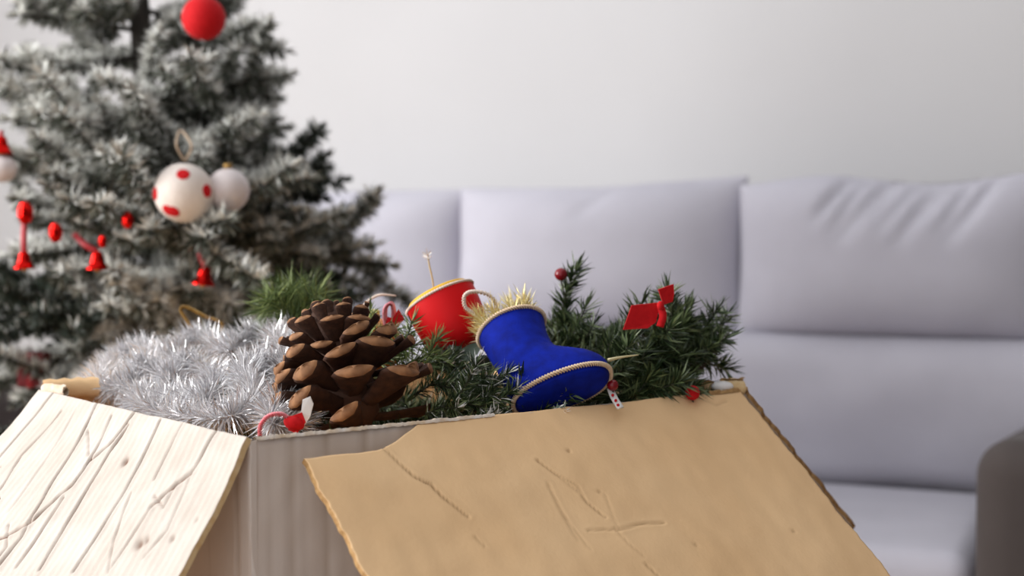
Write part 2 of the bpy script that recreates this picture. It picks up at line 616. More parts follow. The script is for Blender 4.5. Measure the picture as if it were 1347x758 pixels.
# the low table under it
tcx, tcy = (C0 + CB)[:2] / 2
table = empty('coffee_table', (tcx, tcy, 0), 'low wooden coffee table that the open cardboard carton stands on', 'table')
tb = rbox(-0.5, 0.5, -0.32, 0.32, 0.39, BZ - 0.001, r=0.008, nb=2, seg=3)
RT = np.array([[eR[0], eL[0], 0], [eR[1], eL[1], 0], [0, 0, 1]])
part('tabletop', (tb[0] @ RT.T + np.array([tcx, tcy, 0]), tb[1]), M_TABLE, table)
for sx in (-1, 1):
    for sy in (-1, 1):
        p = np.array([[sx * 0.44, sy * 0.27, 0], [sx * 0.43, sy * 0.26, 0.392]]) @ RT.T + np.array([tcx, tcy, 0])
        part('leg', tube(p, [0.018, 0.026], n=10), M_TABLE, table)

box = empty('cardboard_box', (tcx, tcy, BZ), 'worn open cardboard carton of decorations with flaps folded outward', 'box')


def seg_dist(P, a, b):
    ab = b - a
    t = np.clip(((P - a) @ ab) / (ab @ ab + 1e-12), 0, 1)
    return np.linalg.norm(P - (a + t[:, None] * ab), axis=1)


def panel(p0, eu, ev, W, L, nu, nv, creases=(), mats=None, u0=None, v0=None, bend=None, dents=(), jag=0.0, seed=0, flute=None, thick=TH):
    """a card panel: grid on eu, ev with a thickness; creases are (polyline in metres u,v ; depth ; width ; wear)"""
    n = np.cross(eu, ev)
    us, vs = np.linspace(0, 1, nu), np.linspace(0, 1, nv)
    UU, VV = np.meshgrid(us, vs)
    u, v = UU.ravel(), VV.ravel()
    rng = np.random.default_rng(seed)

    def jagline(m):
        x = np.linspace(0, 1, m)
        return sum(np.sin(x * f + rng.random() * 6) * a for f, a in ((21, 1), (47, .7), (90, .5), (160, .35))) * jag
    jl, jr, jt, jb = jagline(nv), jagline(nv), jagline(nu), jagline(nu)
    iu, iv = np.tile(np.arange(nu), nv), np.repeat(np.arange(nv), nu)
    lo = np.array([(u0(x) if u0 else 0) for x in v]) + jl[iv] * 1.0
    hi = W + jr[iv]
    x = lo + (hi - lo) * u
    top = np.array([(v0(a) if v0 else 0) for a in x]) + jt[iu] * 0.5
    y = top + (L + jb[iu] - top) * v
    P2 = np.stack([x, y], 1)
    z = np.zeros(len(x))
    wear = np.zeros(len(x))
    for line, dep, wd, we in creases:
        line = np.asarray(line)
        d = np.full(len(x), 9.0)
        for k in range(len(line) - 1):
            d = np.minimum(d, seg_dist(P2, line[k], line[k + 1]))
        wob = 1 + 0.22 * np.sin(y * 130 + x * 60 + dep * 1e4)
        z -= dep * np.exp(-(d / wd) ** 2) * wob
        z += 0.22 * dep * np.exp(-((d - 2.2 * wd) / (1.4 * wd)) ** 2)
        wear = np.maximum(wear, we * np.exp(-(d / (wd * 0.75)) ** 2) * wob.clip(0.5, 1.3))
    for (cx, cy, r, dep, we) in dents:
        d = np.hypot(x - cx, y - cy)
        z -= dep * np.exp(-(d / r) ** 2)
        wear = np.maximum(wear, we * np.exp(-(d / r) ** 2))
    for k in range(len(x)):
        z[k] += noise.noise(Vector((x[k] * 18, y[k] * 14, seed * 3.1))) * 0.0016 + noise.noise(Vector((x[k] * 70, y[k] * 50, seed * 1.7))) * 0.0005
    if flute:
        z += flute(x, y)
    bz = bend(x, y) if bend else np.zeros(len(x))
    P = p0 + x[:, None] * eu + y[:, None] * ev + (z + bz)[:, None] * n
    Q = p0 + x[:, None] * eu + y[:, None] * ev + (bz - thick + np.minimum(z, 0) * 0.6)[:, None] * n
    V = np.concatenate([P, Q])
    N = nu * nv
    Fc, mi = [], []
    for j in range(nv - 1):
        for i in range(nu - 1):
            a = j * nu + i
            Fc.append((a, a + 1, a + nu + 1, a + nu))
            Fc.append((N + a, N + a + nu, N + a + nu + 1, N + a + 1))
            mi += [0, 1]
    ring = [i for i in range(nu)] + [j * nu + nu - 1 for j in range(1, nv)] + [(nv - 1) * nu + i for i in range(nu - 2, -1, -1)] + [j * nu for j in range(nv - 2, 0, -1)]
    for k in range(len(ring)):
        a, b = ring[k], ring[(k + 1) % len(ring)]
        Fc.append((a, a + N, b + N, b))
        mi.append(2)
    return (V, Fc), mi, np.concatenate([wear, wear * 0.2])


def add_panel(name, res, mats, label=None):
    VF, mi, wear = res
    o = part(name, VF, mats, box, mi=mi, attr=wear, label=label)
    o.data.polygons.foreach_set('use_smooth', np.array([k != 2 for k in mi], bool))
    o.data.update()
    return o


# left flap, folded out over the left-front face
PH_L = math.radians(58)
sL = nL * math.cos(PH_L) - Z * math.sin(PH_L)
planeN_L = np.cross(eL, sL)
if planeN_L[2] < 0:
    planeN_L = -planeN_L


def flapL(px, py):
    p = onplane(px, py, C0, planeN_L) - C0
    return (float(p @ eL), float(p @ sL))


def cropL(x, y):
    return flapL(x / 2.7275, 480 + y / 2.7275)


def pl(*pts):
    return [cropL(*p) for p in pts]


crL = [
    (pl((200, 112), (110, 260), (15, 430)), .0024, .0016, .9),
    (pl((235, 180), (120, 350), (60, 490)), .0014, .0012, .7),
    (pl((355, 150), (290, 300), (205, 480), (130, 650), (60, 758)), .0026, .0016, 1),
    (pl((410, 195), (365, 300), (330, 375)), .0018, .0013, .8),
    (pl((490, 185), (420, 280), (340, 360), (290, 450), (240, 500), (160, 595)), .0024, .0014, 1),
    (pl((470, 225), (400, 330), (330, 470), (240, 640), (180, 758)), .0022, .0014, .9),
    (pl((585, 210), (500, 380), (450, 480), (370, 620), (290, 758)), .0024, .0014, .9),
    (pl((670, 225), (610, 325), (560, 420)), .0012, .0012, .55),
    (pl((785, 250), (690, 390), (600, 470), (550, 520)), .0020, .0014, .8),
    (pl((690, 390), (600, 600), (520, 700)), .0010, .0012, .35),
    (pl((480, 470), (420, 640), (400, 758)), .0012, .0012, .45),
    (pl((550, 520), (500, 600), (410, 740)), .0012, .0012, .5),
    (pl((325, 250), (335, 340)), .0014, .0011, .6),
    (pl((260, 500), (180, 640), (110, 758)), .0016, .0013, .7),
    (pl((0, 455), (40, 470), (60, 520)), .0020, .0015, .9),
    (pl((0, 690), (80, 655), (150, 600)), .0018, .0014, .8),
    (pl((90, 610), (85, 690), (40, 758)), .0016, .0013, .7),
    (pl((60, 400), (10, 450)), .0012, .0012, .5),
    (pl((285, 170), (190, 370), (90, 560)), .0008, .0011, .2),
    (pl((640, 430), (590, 520), (560, 480)), .0010, .0012, .4),
]
dtL = [(*cropL(455, 358), .0034, .002, .9), (*cropL(505, 655), .0036, .002, .8), (*cropL(530, 640), .003, .0015, .6),
       (*cropL(615, 630), .0025, .0015, .5), (*cropL(700, 560), .002, .001, .3)]
LF = 0.25
add_panel('flap', panel(C0 + Z * 0.001, eL, sL, LL, LF, 340, 220, creases=[(a, b * .85, c * .95, d * 1.0) for a, b, c, d in crL], dents=dtL, jag=.0003, seed=3,
                        bend=lambda x, y: 0.24 * y * (x / LL).clip(0, 2) ** 1.5 + 0.003 * np.exp(-(y / 0.02) ** 2),
                        flute=lambda x, y: 0.00016 * np.sin(x * 2 * math.pi / 0.0078)),
          [M_CARDWHITE, M_CARDOUT, M_CARDEDGE], label='creased whitish flap folded out towards the tree side')

# right flap, kraft side up
PH_R = math.radians(40)
sR = nR * math.cos(PH_R) - Z * math.sin(PH_R)
planeN_R = np.cross(sR, eR)
if planeN_R[2] < 0:
    planeN_R = -planeN_R


def flapR(px, py):
    p = onplane(px, py, C0, planeN_R) - C0
    return (float(p @ eR), float(p @ sR))


def pb(*pts):
    return [flapR(300 + x / 2.928, 530 + y / 2.928) for x, y in pts]


def pc(*pts):
    return [flapR(700 + x / 2.727, 480 + y / 2.727) for x, y in pts]


crR = [
    (pb((600, 182), (660, 240), (720, 295), (780, 322), (830, 372), (880, 410), (925, 445)), .0020, .0014, .75),
    (pb((1190, 225), (1260, 280), (1347, 350)), .0011, .0013, .4),
    (pb((1230, 310), (1290, 440), (1347, 540)), .0008, .0013, .25),
    (pc((20, 350), (90, 400), (160, 440), (190, 495), (260, 555)), .0013, .0013, .5),
    (pc((60, 440), (130, 570), (205, 670)), .0008, .0013, .3),
    (pc((200, 602), (250, 600), (310, 602), (380, 580), (470, 573)), .0013, .0013, .5),
    (pc((290, 590), (340, 650), (400, 700)), .0007, .0013, .22),
    (pc((405, 725), (450, 770)), .0013, .0013, .5),
    (pc((260, 470), (290, 560), (310, 600)), .0006, .0013, .2),
    (pc((700, 135), (660, 150), (610, 125)), .0012, .0015, .35),
    (pb((950, 520), (990, 560)), .0008, .0012, .4),
]
dtR = [(*pc((240, 462))[0], .0016, .0008, .4), (*pc((130, 318))[0], .0013, .0008, .5), (*pc((935, 605))[0], .0016, .0008, .4),
       (*pc((585, 655))[0], .0016, .0008, .3), (*pb((1310, 192))[0], .0013, .0008, .5)]
U0 = flapR(400, 606)[0]
V00 = flapR(400, 606)[1]
U1 = flapR(560, 570)[0]


def top_edge(a):
    if a >= U1:
        return 0.0
    t = (a - U0) / (U1 - U0)
    return V00 * (1 - max(0, (t - 0.55) / 0.45) ** 1.3) if t > 0.55 else V00


LK = LR * 0.983
add_panel('flap', panel(C0 + Z * 0.001 + eR * LK, -eR, sR, LK - U0, 0.235, 260, 150,
                        creases=[([(LK - a, b) for a, b in l], d * .55, w * .85, e * .65) for l, d, w, e in crR],
                        dents=[(LK - a, b, r, d, e) for a, b, r, d, e in dtR], jag=.0006, seed=8,
                        v0=lambda a: top_edge(LK - a), bend=lambda x, y: 0.01 * np.sin(x * 7) * y),
          [M_KRAFT, M_CARDOUT, M_KRAFT_EDGE], label='bare kraft-brown flap folded out at the front')

# back flaps
PH_B = math.radians(42)
sBR = eR * math.cos(PH_B) - Z * math.sin(PH_B)
add_panel('flap', panel(CB + Z * 0.001, -eL, sBR, LL, 0.2, 60, 40, jag=.0012, seed=5, bend=lambda x, y: 0.05 * y * np.sin(x * 9)),
          [M_KRAFT, M_CARDOUT, M_KRAFT_EDGE], label='flap hanging outward on the sofa side, its shaded underside showing')
PH_B2 = math.radians(50)
sBL = eL * math.cos(PH_B2) - Z * math.sin(PH_B2)
add_panel('flap', panel(CL + Z * 0.001, eR, sBL, LR, 0.2, 60, 40, jag=.0012, seed=6), [M_KRAFT, M_CARDOUT, M_KRAFT_EDGE])
# upright sides: outside white, inside kraft
HS = RIM - BZ - 0.004
ve = [([(x, 0), (x + 0.002, HS)], .0009, .0018, .35) for x in (0.011, 0.03, 0.055, 0.085, 0.12)]
fl = lambda x, y: 0.0003 * np.sin(x * 2 * math.pi / 0.011)
sides = [(C0, eR, LR, nR, ve), (CL, -eL, LL, nL, [([(LL - x, 0), (LL - x - .001, HS)], .0008, .0018, .3) for x in (0.02, 0.06, 0.1)]),
         (CR, eL, LL, eR, []), (CB, -eR, LR, eL, [])]
for k, (p, eu, W, no, cr) in enumerate(sides):
    # grid normal eu x (-z) points outward when eu x ev = outward
    n = np.cross(eu, -Z)
    if np.dot(n, no) > 0:
        r = panel(p, eu, -Z, W, HS, 110, 70, creases=cr, jag=0, seed=20 + k, flute=fl)
        # turn so the first face list is the outside
    else:
        r = panel(p + eu * W, -eu, -Z, W, HS, 110, 70, creases=[([(W - a, b) for a, b in l], d, w, e) for l, d, w, e in cr], jag=0, seed=20 + k, flute=fl)
    add_panel('side_panel', r, [M_CARDOUT, M_KRAFT, M_CARDOUT])
part('bottom_panel', slab(C0 * [1, 1, 0] + Z * (BZ + .001) + eR * .006 + eL * .006, eR * (LR - .012), eL * (LL - .012), Z * 0.004), M_KRAFT, box, smooth=False)

# torn paper layer along the front rim, crumpled corner rolls


def torn(line, wid, seed, up=0.0015, n=130):
    p = resample(line, n)
    rng = np.random.default_rng(seed)
    V, Fc = [], []
    for i, q in enumerate(p):
        a = wid * (0.75 + 0.8 * noise.noise(Vector((i * .13, seed, 0))) + 0.5 * noise.noise(Vector((i * .47, seed, 5))))
        j = rng.normal(size=3) * 0.0002
        V += [q + nR * 0.002 + j, q + nR * 0.001 + Z * (up + a * 0.25) + j, q + eL * a * 0.5 + Z * (up + .0012 * noise.noise(Vector((i * .3, seed, 9)))), q + eL * a * 0.6 - Z * 0.002]
    for i in range(n - 1):
        for k in range(3):
            Fc.append((4 * i + k, 4 * i + 4 + k, 4 * i + 5 + k, 4 * i + 1 + k))
    return np.array(V), Fc


part('torn_edge', torn([C0 + eR * 0.003, C0 + eR * LR * 0.12, C0 + eR * LR * 0.28, C0 + eR * LR * 0.42], 0.0042, 2), M_TORN, box, label='ragged torn white paper on the rim')
part('torn_edge', torn([C0 + eR * LR * 0.9, C0 + eR * LR * 0.95, CR], 0.008, 4, n=30), M_KRAFT_EDGE, box, label='frayed kraft paper at the corner')


def roll(c, ax, r, L, turns, seed):
    """a short piece of corrugated card rolled up at a crushed corner"""
    R = basis(ax, (0, 0, 1))
    rng = np.random.default_rng(seed)
    V, Fc = [], []
    m = int(turns * 18)
    for i in range(m):
        a = i / 18 * 2 * math.pi
        rr = r * (1 - 0.55 * i / m)
        for j, h in enumerate(np.linspace(0, L, 9)):
            w = rr * (1 + 0.12 * (j % 2) + 0.06 * rng.normal())
            V.append(np.array([w * math.cos(a), w * math.sin(a) * 0.8, h + rng.normal() * 0.0004]) @ R.T + c)
    for i in range(m - 1):
        for j in range(8):
            a = i * 9 + j
            Fc.append((a, a + 1, a + 10, a + 9))
    return np.array(V), Fc


part('crushed_corner', roll(CR - eR * 0.003 + Z * 0.003, -eR * 0.8 + eL * 0.5, 0.0075, 0.02, 1.8, 3), M_CARDEDGE, box, smooth=True, label='crushed corrugated corner, sofa side')
part('crushed_corner', roll(CR - eR * 0.02 + eL * 0.02 + Z * 0.002, eL - eR * .2, 0.006, 0.03, 1.5, 5), M_KRAFT, box)
part('crushed_corner', roll(CL - eL * 0.003 + Z * 0.002, -eL * .2 + eR, 0.0085, 0.045, 1.8, 7), M_KRAFT, box, label='rolled kraft corner, tree side')
part('crushed_corner', roll(CL - eL * 0.006 + Z * 0.003, -eL + eR * 0.3, 0.005, 0.028, 1.5, 9), M_TORN, box)
part('torn_paper', sphere(C0 + eR * LR * 0.955 + eL * 0.008 + Z * 0.004, 0.008, n=12, m=8, sq=(1.2, 0.9, 0.6)), M_FLUFF, box, label='white torn paper lump at the rim')

# ------------------------------------------------------------------ tinsel
rng = np.random.default_rng(11)
tpts = [(395, 470, 1.16), (360, 450, 1.20), (385, 437, 1.25), (335, 440, 1.26), (300, 462, 1.24), (262, 447, 1.29), (220, 470, 1.26), (180, 462, 1.30),
        (140, 488, 1.27), (128, 508, 1.22), (170, 508, 1.18), (190, 482, 1.20), (225, 500, 1.16), (245, 478, 1.18), (285, 500, 1.13), (270, 525, 1.08),
        (225, 527, 1.11), (180, 526, 1.14), (215, 545, 1.08), (300, 548, 1.03), (335, 520, 1.07), (320, 490, 1.11), (365, 480, 1.12), (385, 510, 1.07),
        (355, 550, 1.02), (385, 560, 1.03), (410, 530, 1.08)]
tpath = resample([at(*p) for p in tpts], 400)
tin = empty('tinsel_garland', tuple(tpath.mean(0)), 'coiled silver tinsel garland heaped at the tree-side end of the carton', 'tinsel')
part('core_cord', tube(tpath, 0.0011, n=5, seg=300), M_SILVER, tin)
ndl, mi = needles([tpath], 12500, 0.0190, 0.0009, 0.15, rng, tipcone=False, lj=0.3)
part('strands', ndl, [M_SILVER, M_SILVER2], tin, mi=mi, smooth=False, kind='stuff')

# bauble buried in the tinsel with the gold hanging loop
gb = empty('gold_loop_bauble', tuple(at(275, 470, 1.33)), 'gold cord hanging loop of a bauble sunk behind the silver tinsel', 'ornament')
part('ball', sphere(at(275, 485, 1.34), 0.02), M_GOLD, gb)
part('hanging_loop', cord([at(268, 455, 1.33), at(255, 435, 1.32), at(241, 414, 1.32), at(238, 406, 1.32), at(246, 404, 1.32), at(270, 416, 1.32), at(292, 427, 1.32), at(286, 455, 1.33)], 0.0018, 22), M_GOLDCORD, gb)

# ------------------------------------------------------------------ pine cone


def cone_scale():
    """one woody scale, unit length along x, bract tip thick"""
    rings, tip = [], []
    for x, w, t, z in ((0, .10, .06, 0), (.25, .15, .06, -.01), (.5, .21, .06, 0), (.72, .26, .05, .02), (.88, .30, .075, .035), (.96, .26, .10, .05), (1.0, .19, .09, .055), (1.02, .04, .03, .085)):
        a = np.linspace(0, 2 * math.pi, 10, endpoint=False)
        ca, sa = np.cos(a), np.sin(a)
        rings.append(np.stack([np.full(10, x) + (0.05 * np.abs(ca) * -1 if x > .8 else 0), w * np.sign(ca) * np.abs(ca) ** .8, z + t * sa * (1 - .4 * np.abs(ca)) + 0.05 * ca * ca], 1))
    VF = loft(rings)
    mi = []
    for i in range(len(rings) - 1):
        mi += [1 if i >= 5 else 0] * 10
    mi += [0, 1]
    return VF, mi


(scV, scF), scmi = cone_scale()
sc_me = mesh_data('scale', scV, scF, [M_CONE, M_CONETIP], scmi)
cb, ct = at(476, 566, 1.045), at(424, 402, 1.075)
cone = empty('pine_cone', tuple(cb), 'large brown open pine cone with spread woody scales beside silver tinsel', 'pine cone')
ax = ct - cb
CH = np.linalg.norm(ax)
Rc = basis(ax, (0, -1, 0.0))
part('core', lathe([(0.006, 0), (0.017, CH * .1), (0.02, CH * .3), (0.018, CH * .55), (0.020, CH * .72), (0.019, CH * .86), (0.012, CH * .95), (0.003, CH * .98)], cb, ax, n=14), M_CONE, cone)
rnd = random.Random(5)
NS = 76
for k in range(NS):
    t = (k / NS) ** 0.64
    az = k * math.radians(137.508) + rnd.uniform(-.08, .08)
    # reach of the scale, elevation above the cone's cross plane
    el = math.radians(-6 + 26 * t + 92 * max(0, t - .6) / .4 + rnd.uniform(-9, 9))
    L = np.interp(t, [0, .12, .35, .55, .70, .85, 1], [.046, .056, .054, .044, .028, .019, .013]) * rnd.uniform(.93, 1.07)
    wsc = np.interp(t, [0, .5, .8, 1], [.95, 1.05, 1.15, 1.2])
    d = np.array([math.cos(az) * math.cos(el), math.sin(az) * math.cos(el), math.sin(el)])
    side = np.array([-math.sin(az), math.cos(az), 0])
    side = side + np.array([0, 0, rnd.uniform(-.3, .3)])
    side -= d * (side @ d)
    side /= np.linalg.norm(side)
    upv = np.cross(d, side)
    wj = rnd.uniform(.75, 1.1)
    r0 = 0.008 + .014 * max(0, 1 - abs(t - .80) / .2)
    p = np.array([math.cos(az) * r0, math.sin(az) * r0, CH * (0.03 + .88 * t)])
    R3 = Rc @ np.stack([d, side, upv], 1)
    o = bpy.data.objects.new('scale', sc_me)
    COL.objects.link(o)
    o.parent = cone
    o.matrix_local = Matrix.LocRotScale(Vector(Rc @ p), Matrix(R3.tolist()).to_quaternion(), Vector((L, L * wsc * wj, L * rnd.uniform(.75, 1.05))))

# ------------------------------------------------------------------ blue boot
BA = at(727, 519, 1.075)
toe = at(806, 486, 1.085) - at(682, 528, 1.07)
toe /= np.linalg.norm(toe)
upB = np.array([0.0, 0.0, 1.0])
upB = upB - toe * (upB @ toe)
upB /= np.linalg.norm(upB)
back = np.cross(upB, toe)                                    # away from the camera
if back[1] < 0:
    back = -back
TL = math.radians(50)
up2 = upB * math.cos(TL) + back * math.sin(TL)               # shaft leans away, sole turns to the camera
wid = np.cross(up2, toe)
RB = np.stack([toe, wid, up2], 1)
boot = empty('boot_ornament', tuple(BA), 'royal blue velvet boot ornament with cream braid trim', 'ornament')


def boot_ring(z, n=40, shrink=0.0):
    xb = np.interp(z, [0, .006, .02, .04, .06, .078], [-.0300, -.0325, -.0325, -.0305, -.0320, -.0330])
    xf = np.interp(z, [0, .004, .010, .016, .022, .028, .033, .038, .046, .06, .078], [.0465, .049, .0495, .0475, .043, .034, .025, .020, .0180, .0185, .0225])
    w = np.interp(z, [0, .005, .015, .028, .04, .078], [.0195, .0215, .0215, .0205, .0205, .0225])
    a = np.linspace(0, 2 * math.pi, n, endpoint=False)
    c, h = (xb + xf) / 2, (xf - xb) / 2 - shrink
    ww = w - shrink
    foot = max(0, 1 - z / .035)
    x = c + h * np.cos(a)
    y = ww * np.sign(np.sin(a)) * np.abs(np.sin(a)) ** (1 - .2 * foot) * (1 - .10 * foot * np.cos(a) * -1 * .5)
    return np.stack([x, y, np.full(n, z)], 1)


zs = list(np.linspace(0, .05, 30)) + list(np.linspace(.053, .078, 10))


def bootw(V):
    return V @ RB.T + BA


rings = [bootw(boot_ring(z)) for z in zs]
outer = loft(rings, cap=False)
sole_c = np.array([bootw(boot_ring(0)).mean(0)])
part('shaft', (np.concatenate([outer[0]]), outer[1]), M_BLUE, boot)
a = boot_ring(0)
sole = loft([bootw(a), bootw(np.stack([a[:, 0] * .93 + .0005, a[:, 1] * .9, a[:, 2] - .0022], 1)), bootw(np.stack([a[:, 0] * .6, a[:, 1] * .6, a[:, 2] - .003], 1))])
part('sole', sole, M_BLUE, boot)
lin_r = [bootw(boot_ring(z, shrink=.0018)) for z in (.078, .068, .058)]
part('lining', loft(lin_r), M_BLUEIN, boot)
tr = boot_ring(0.0015, n=60, shrink=-.0008)
part('braid', cord(np.vstack([bootw(tr), bootw(tr[:1])]), 0.0019, 52, seg=416), M_BRAID, boot, label='cream braid round the sole')
tr = boot_ring(0.077, n=60, shrink=-.0006)
part('braid', cord(np.vstack([bootw(tr), bootw(tr[:1])]), 0.0018, 40, seg=320), M_BRAID, boot, label='cream braid round the top opening')
topc = bootw(boot_ring(.072)).mean(0)
part('hanging_loop', cord([at(640, 425, 1.13), at(624, 413, 1.13), at(612, 404, 1.13), at(611, 390, 1.13), at(622, 384, 1.135), at(642, 388, 1.14), at(655, 402, 1.14)], 0.0017, 14), M_CREAM, boot)
# gold tinsel tuft inside the boot's mouth
rng = np.random.default_rng(4)
tpth = [resample([topc + toe * dx + wid * dy + up2 * .004, topc + toe * dx * 1.3 + wid * dy + up2 * .022], 6) for dx in (-.016, -.006, .005, .014) for dy in (-.008, .008)]
nd, mi = needles(tpth, 9000, 0.0145, 0.0007, 0.85, rng)
t = part('gold_tinsel_tuft', nd, [M_GOLD, M_GOLD2], None, mi=mi, smooth=False)
tag(t, 'tuft of pale gold tinsel sticking out of the blue boot', 'tinsel')

# ------------------------------------------------------------------ red cup
rc = at(592, 420, 1.17)
axr = at(571, 394, 1.18) - at(601, 447, 1.205)
axr = axr / np.linalg.norm(axr) + np.array([0, .75, 0])
cup = empty('red_cup_ornament', tuple(rc), 'glossy red cup-shaped ornament lying tilted behind the pine cone', 'ornament')
hgt = .034
prof = [(a * 1.1, b * 1.15) for a, b in [(.004, -.024), (.014, -.0235), (.0205, -.0205), (.0245, -.014), (.0265, -.003), (.0272, .008), (.0272, .017), (.0262, .0175), (.0255, .010), (.0245, -.004), (.004, -.006)]]
part('body', lathe(prof, rc, axr, n=40), M_REDGLOSS, cup, sharp=60)
Rr = basis(axr)
an = np.linspace(0, 2 * math.pi, 40)
rim = np.stack([.030 * np.cos(an), .030 * np.sin(an), np.full(40, .0198)], 1) @ Rr.T + rc
part('rim_trim', cord(rim, .0012, 40, seg=300), M_CREAM, cup)
yl = np.stack([.025 * np.cos(an), .025 * np.sin(an), np.full(40, .0215)], 1) @ Rr.T + rc
part('yellow_lining', tube(yl, .0028, n=8, seg=60), M_YELLOW, cup)
rng = np.random.default_rng(9)
nd, mi = needles([resample([rc - Rr[:, 2] * .02 + Rr[:, 0] * .02 * math.cos(q) + Rr[:, 1] * .02 * math.sin(q), rc - Rr[:, 2] * .024], 5) for q in np.linspace(0, 6.2, 9)], 500, 0.012, 0.0007, 0.3, rng)
part('gold_threads', nd, [M_GOLD, M_GOLD2], cup, mi=mi, smooth=False)

# orange bauble behind the cone
ob = empty('orange_bauble', tuple(at(492, 455, 1.18)), 'orange-gold bauble half hidden behind the pine cone', 'ornament')
part('ball', sphere(at(492, 455, 1.18), .024), M_ORANGE, ob)
part('cap', lathe([(.005, 0), (.005, .006), (.003, .007)], at(492, 455, 1.18) + Z * .0235, n=14), M_GOLD, ob)

# ------------------------------------------------------------------ greenery in the carton


def sprig(parent, pts, per_m, length, width, lean, seed, mats, white=None, wire=.0011, twigs=0, twl=.03, droop=0.0, label=None):
    rng = np.random.default_rng(seed)
    p = resample(pts, 24)
    paths = [p]
    tt, N, B = frames(p)
    for k in range(twigs):
        i = int(3 + (len(p) - 6) * (k + .5) / twigs)
        a = rng.random() * 6.28
        d = (math.cos(a) * N[i] + math.sin(a) * B[i]) * .8 + tt[i] * .7
        d /= np.linalg.norm(d)
        L = twl * (.7 + .6 * rng.random())
        paths.append(resample([p[i], p[i] + d * L * .5, p[i] + d * L + Z * .1 * L], 8))
    w = part('sprig', join(*[tube(q, [wire, wire * .6], n=5, seg=len(q)) for q in paths]), M_WIRE, parent, label=label)
    nd, mi = needles(paths, per_m, length, width, lean, rng, white=white, droop=droop)
    part('needles', nd, mats, w, mi=mi, smooth=False, kind='stuff')
    return w


GM = [M_PVC, M_PVC2]
g1 = empty('pine_garland', tuple(at(850, 480, 1.2)), 'dark green artificial pine garland filling the sofa-side end of the carton', 'garland')
paths = [
    [(760, 470, 1.17), (800, 452, 1.18), (840, 436, 1.19), (880, 424, 1.2), (905, 420, 1.2)],
    [(830, 480, 1.19), (880, 455, 1.2), (920, 442, 1.21), (946, 446, 1.22)],
    [(820, 500, 1.16), (860, 470, 1.17), (890, 440, 1.18), (902, 408, 1.19)],
    [(800, 510, 1.15), (845, 495, 1.16), (890, 480, 1.18), (930, 462, 1.2)],
    [(800, 525, 1.13), (840, 515, 1.14), (880, 505, 1.16), (905, 495, 1.17)],
    [(700, 470, 1.2), (740, 462, 1.2), (780, 452, 1.2), (810, 450, 1.2)],
    [(790, 495, 1.14), (820, 478, 1.14), (850, 462, 1.15), (872, 440, 1.15)],
    [(780, 535, 1.12), (820, 535, 1.13), (860, 525, 1.15), (900, 520, 1.17)],
    [(850, 540, 1.17), (880, 500, 1.19), (902, 476, 1.21), (930, 462, 1.22)],
    [(740, 545, 1.10), (780, 520, 1.12), (810, 500, 1.14)],
    [(690, 480, 1.22), (720, 455, 1.23), (760, 440, 1.24), (800, 445, 1.25)],
]
for k, P in enumerate(paths):
    sprig(g1, [at(*q) for q in P], 4200, .0165, .0013, .55, 30 + k, GM, twigs=5, twl=.03)
g2 = empty('pine_garland', tuple(at(620, 520, 1.08)), 'fine-needled dark green pine branch between the cone and the blue boot', 'garland')
paths = [
    [(560, 545, 1.06), (590, 532, 1.06), (620, 532, 1.06), (645, 545, 1.06)],
    [(545, 520, 1.09), (580, 500, 1.09), (610, 505, 1.09), (636, 525, 1.08)],
    [(540, 490, 1.12), (570, 478, 1.12), (600, 482, 1.12), (622, 496, 1.11)],
    [(560, 562, 1.05), (600, 562, 1.055), (630, 560, 1.06), (652, 556, 1.06)],
    [(600, 545, 1.07), (612, 520, 1.07), (622, 500, 1.08)],
    [(680, 560, 1.07), (720, 556, 1.085), (760, 548, 1.10)],
]
frost = lambda up, t: np.where(t > .8, .3, .05)
for k, P in enumerate(paths):
    sprig(g2, [at(*q) for q in P], 5200, .0125, .0009, .6, 60 + k, [M_PVC, M_FLOCK, M_PVC2], white=frost, twigs=4, twl=.025)
# sprigs seen through the cone's scales, brighter green
g3 = empty('pine_sprig', tuple(at(520, 470, 1.13)), 'bright green short-needled sprig poking out beside the cone', 'sprig')
for k, P in enumerate([[(500, 480, 1.13), (520, 465, 1.12), (545, 455, 1.12)], [(520, 490, 1.11), (550, 472, 1.11), (580, 470, 1.12)], [(470, 465, 1.14), (490, 448, 1.15), (505, 440, 1.15)]]):
    sprig(g3, [at(*q) for q in P], 5000, .013, .0009, .6, 80 + k, [M_PINE2, M_PINE], twigs=2, twl=.02)
# upright sprig with berry
g4 = empty('upright_sprig', tuple(at(748, 445, 1.22)), 'upright green pine sprig standing tall behind the blue boot', 'sprig')
sprig(g4, [at(745, 455, 1.22), at(742, 425, 1.22), at(743, 390, 1.22), at(757, 356, 1.22)], 5200, .015, .0012, .75, 90, GM, twigs=0)
sprig(g4, [at(725, 450, 1.22), at(735, 430, 1.22), at(742, 412, 1.22)], 4600, .013, .0012, .6, 91, GM)
sprig(g4, [at(775, 455, 1.22), at(765, 440, 1.22), at(750, 425, 1.22)], 4600, .013, .0012, .6, 92, GM)
# tuft of long needles behind the cone
g5 = empty('long_needle_tuft', tuple(at(385, 412, 1.24)), 'bright green tuft of long thin pine needles behind the cone', 'sprig')
rng = np.random.default_rng(17)
for k, (x, y) in enumerate(((350, 385), (372, 378), (395, 376), (418, 378), (345, 400), (400, 395), (362, 378), (384, 372), (408, 374), (430, 392))):
    sprig(g5, [at(385, 425, 1.24), at((x + 385) / 2, 405, 1.24 + .01 * (k % 3)), at(x, y + 8, 1.23 + .015 * (k % 3))], 5600, .023, .00055, .62, 100 + k, [M_PINE2, M_PINE], wire=.0008)
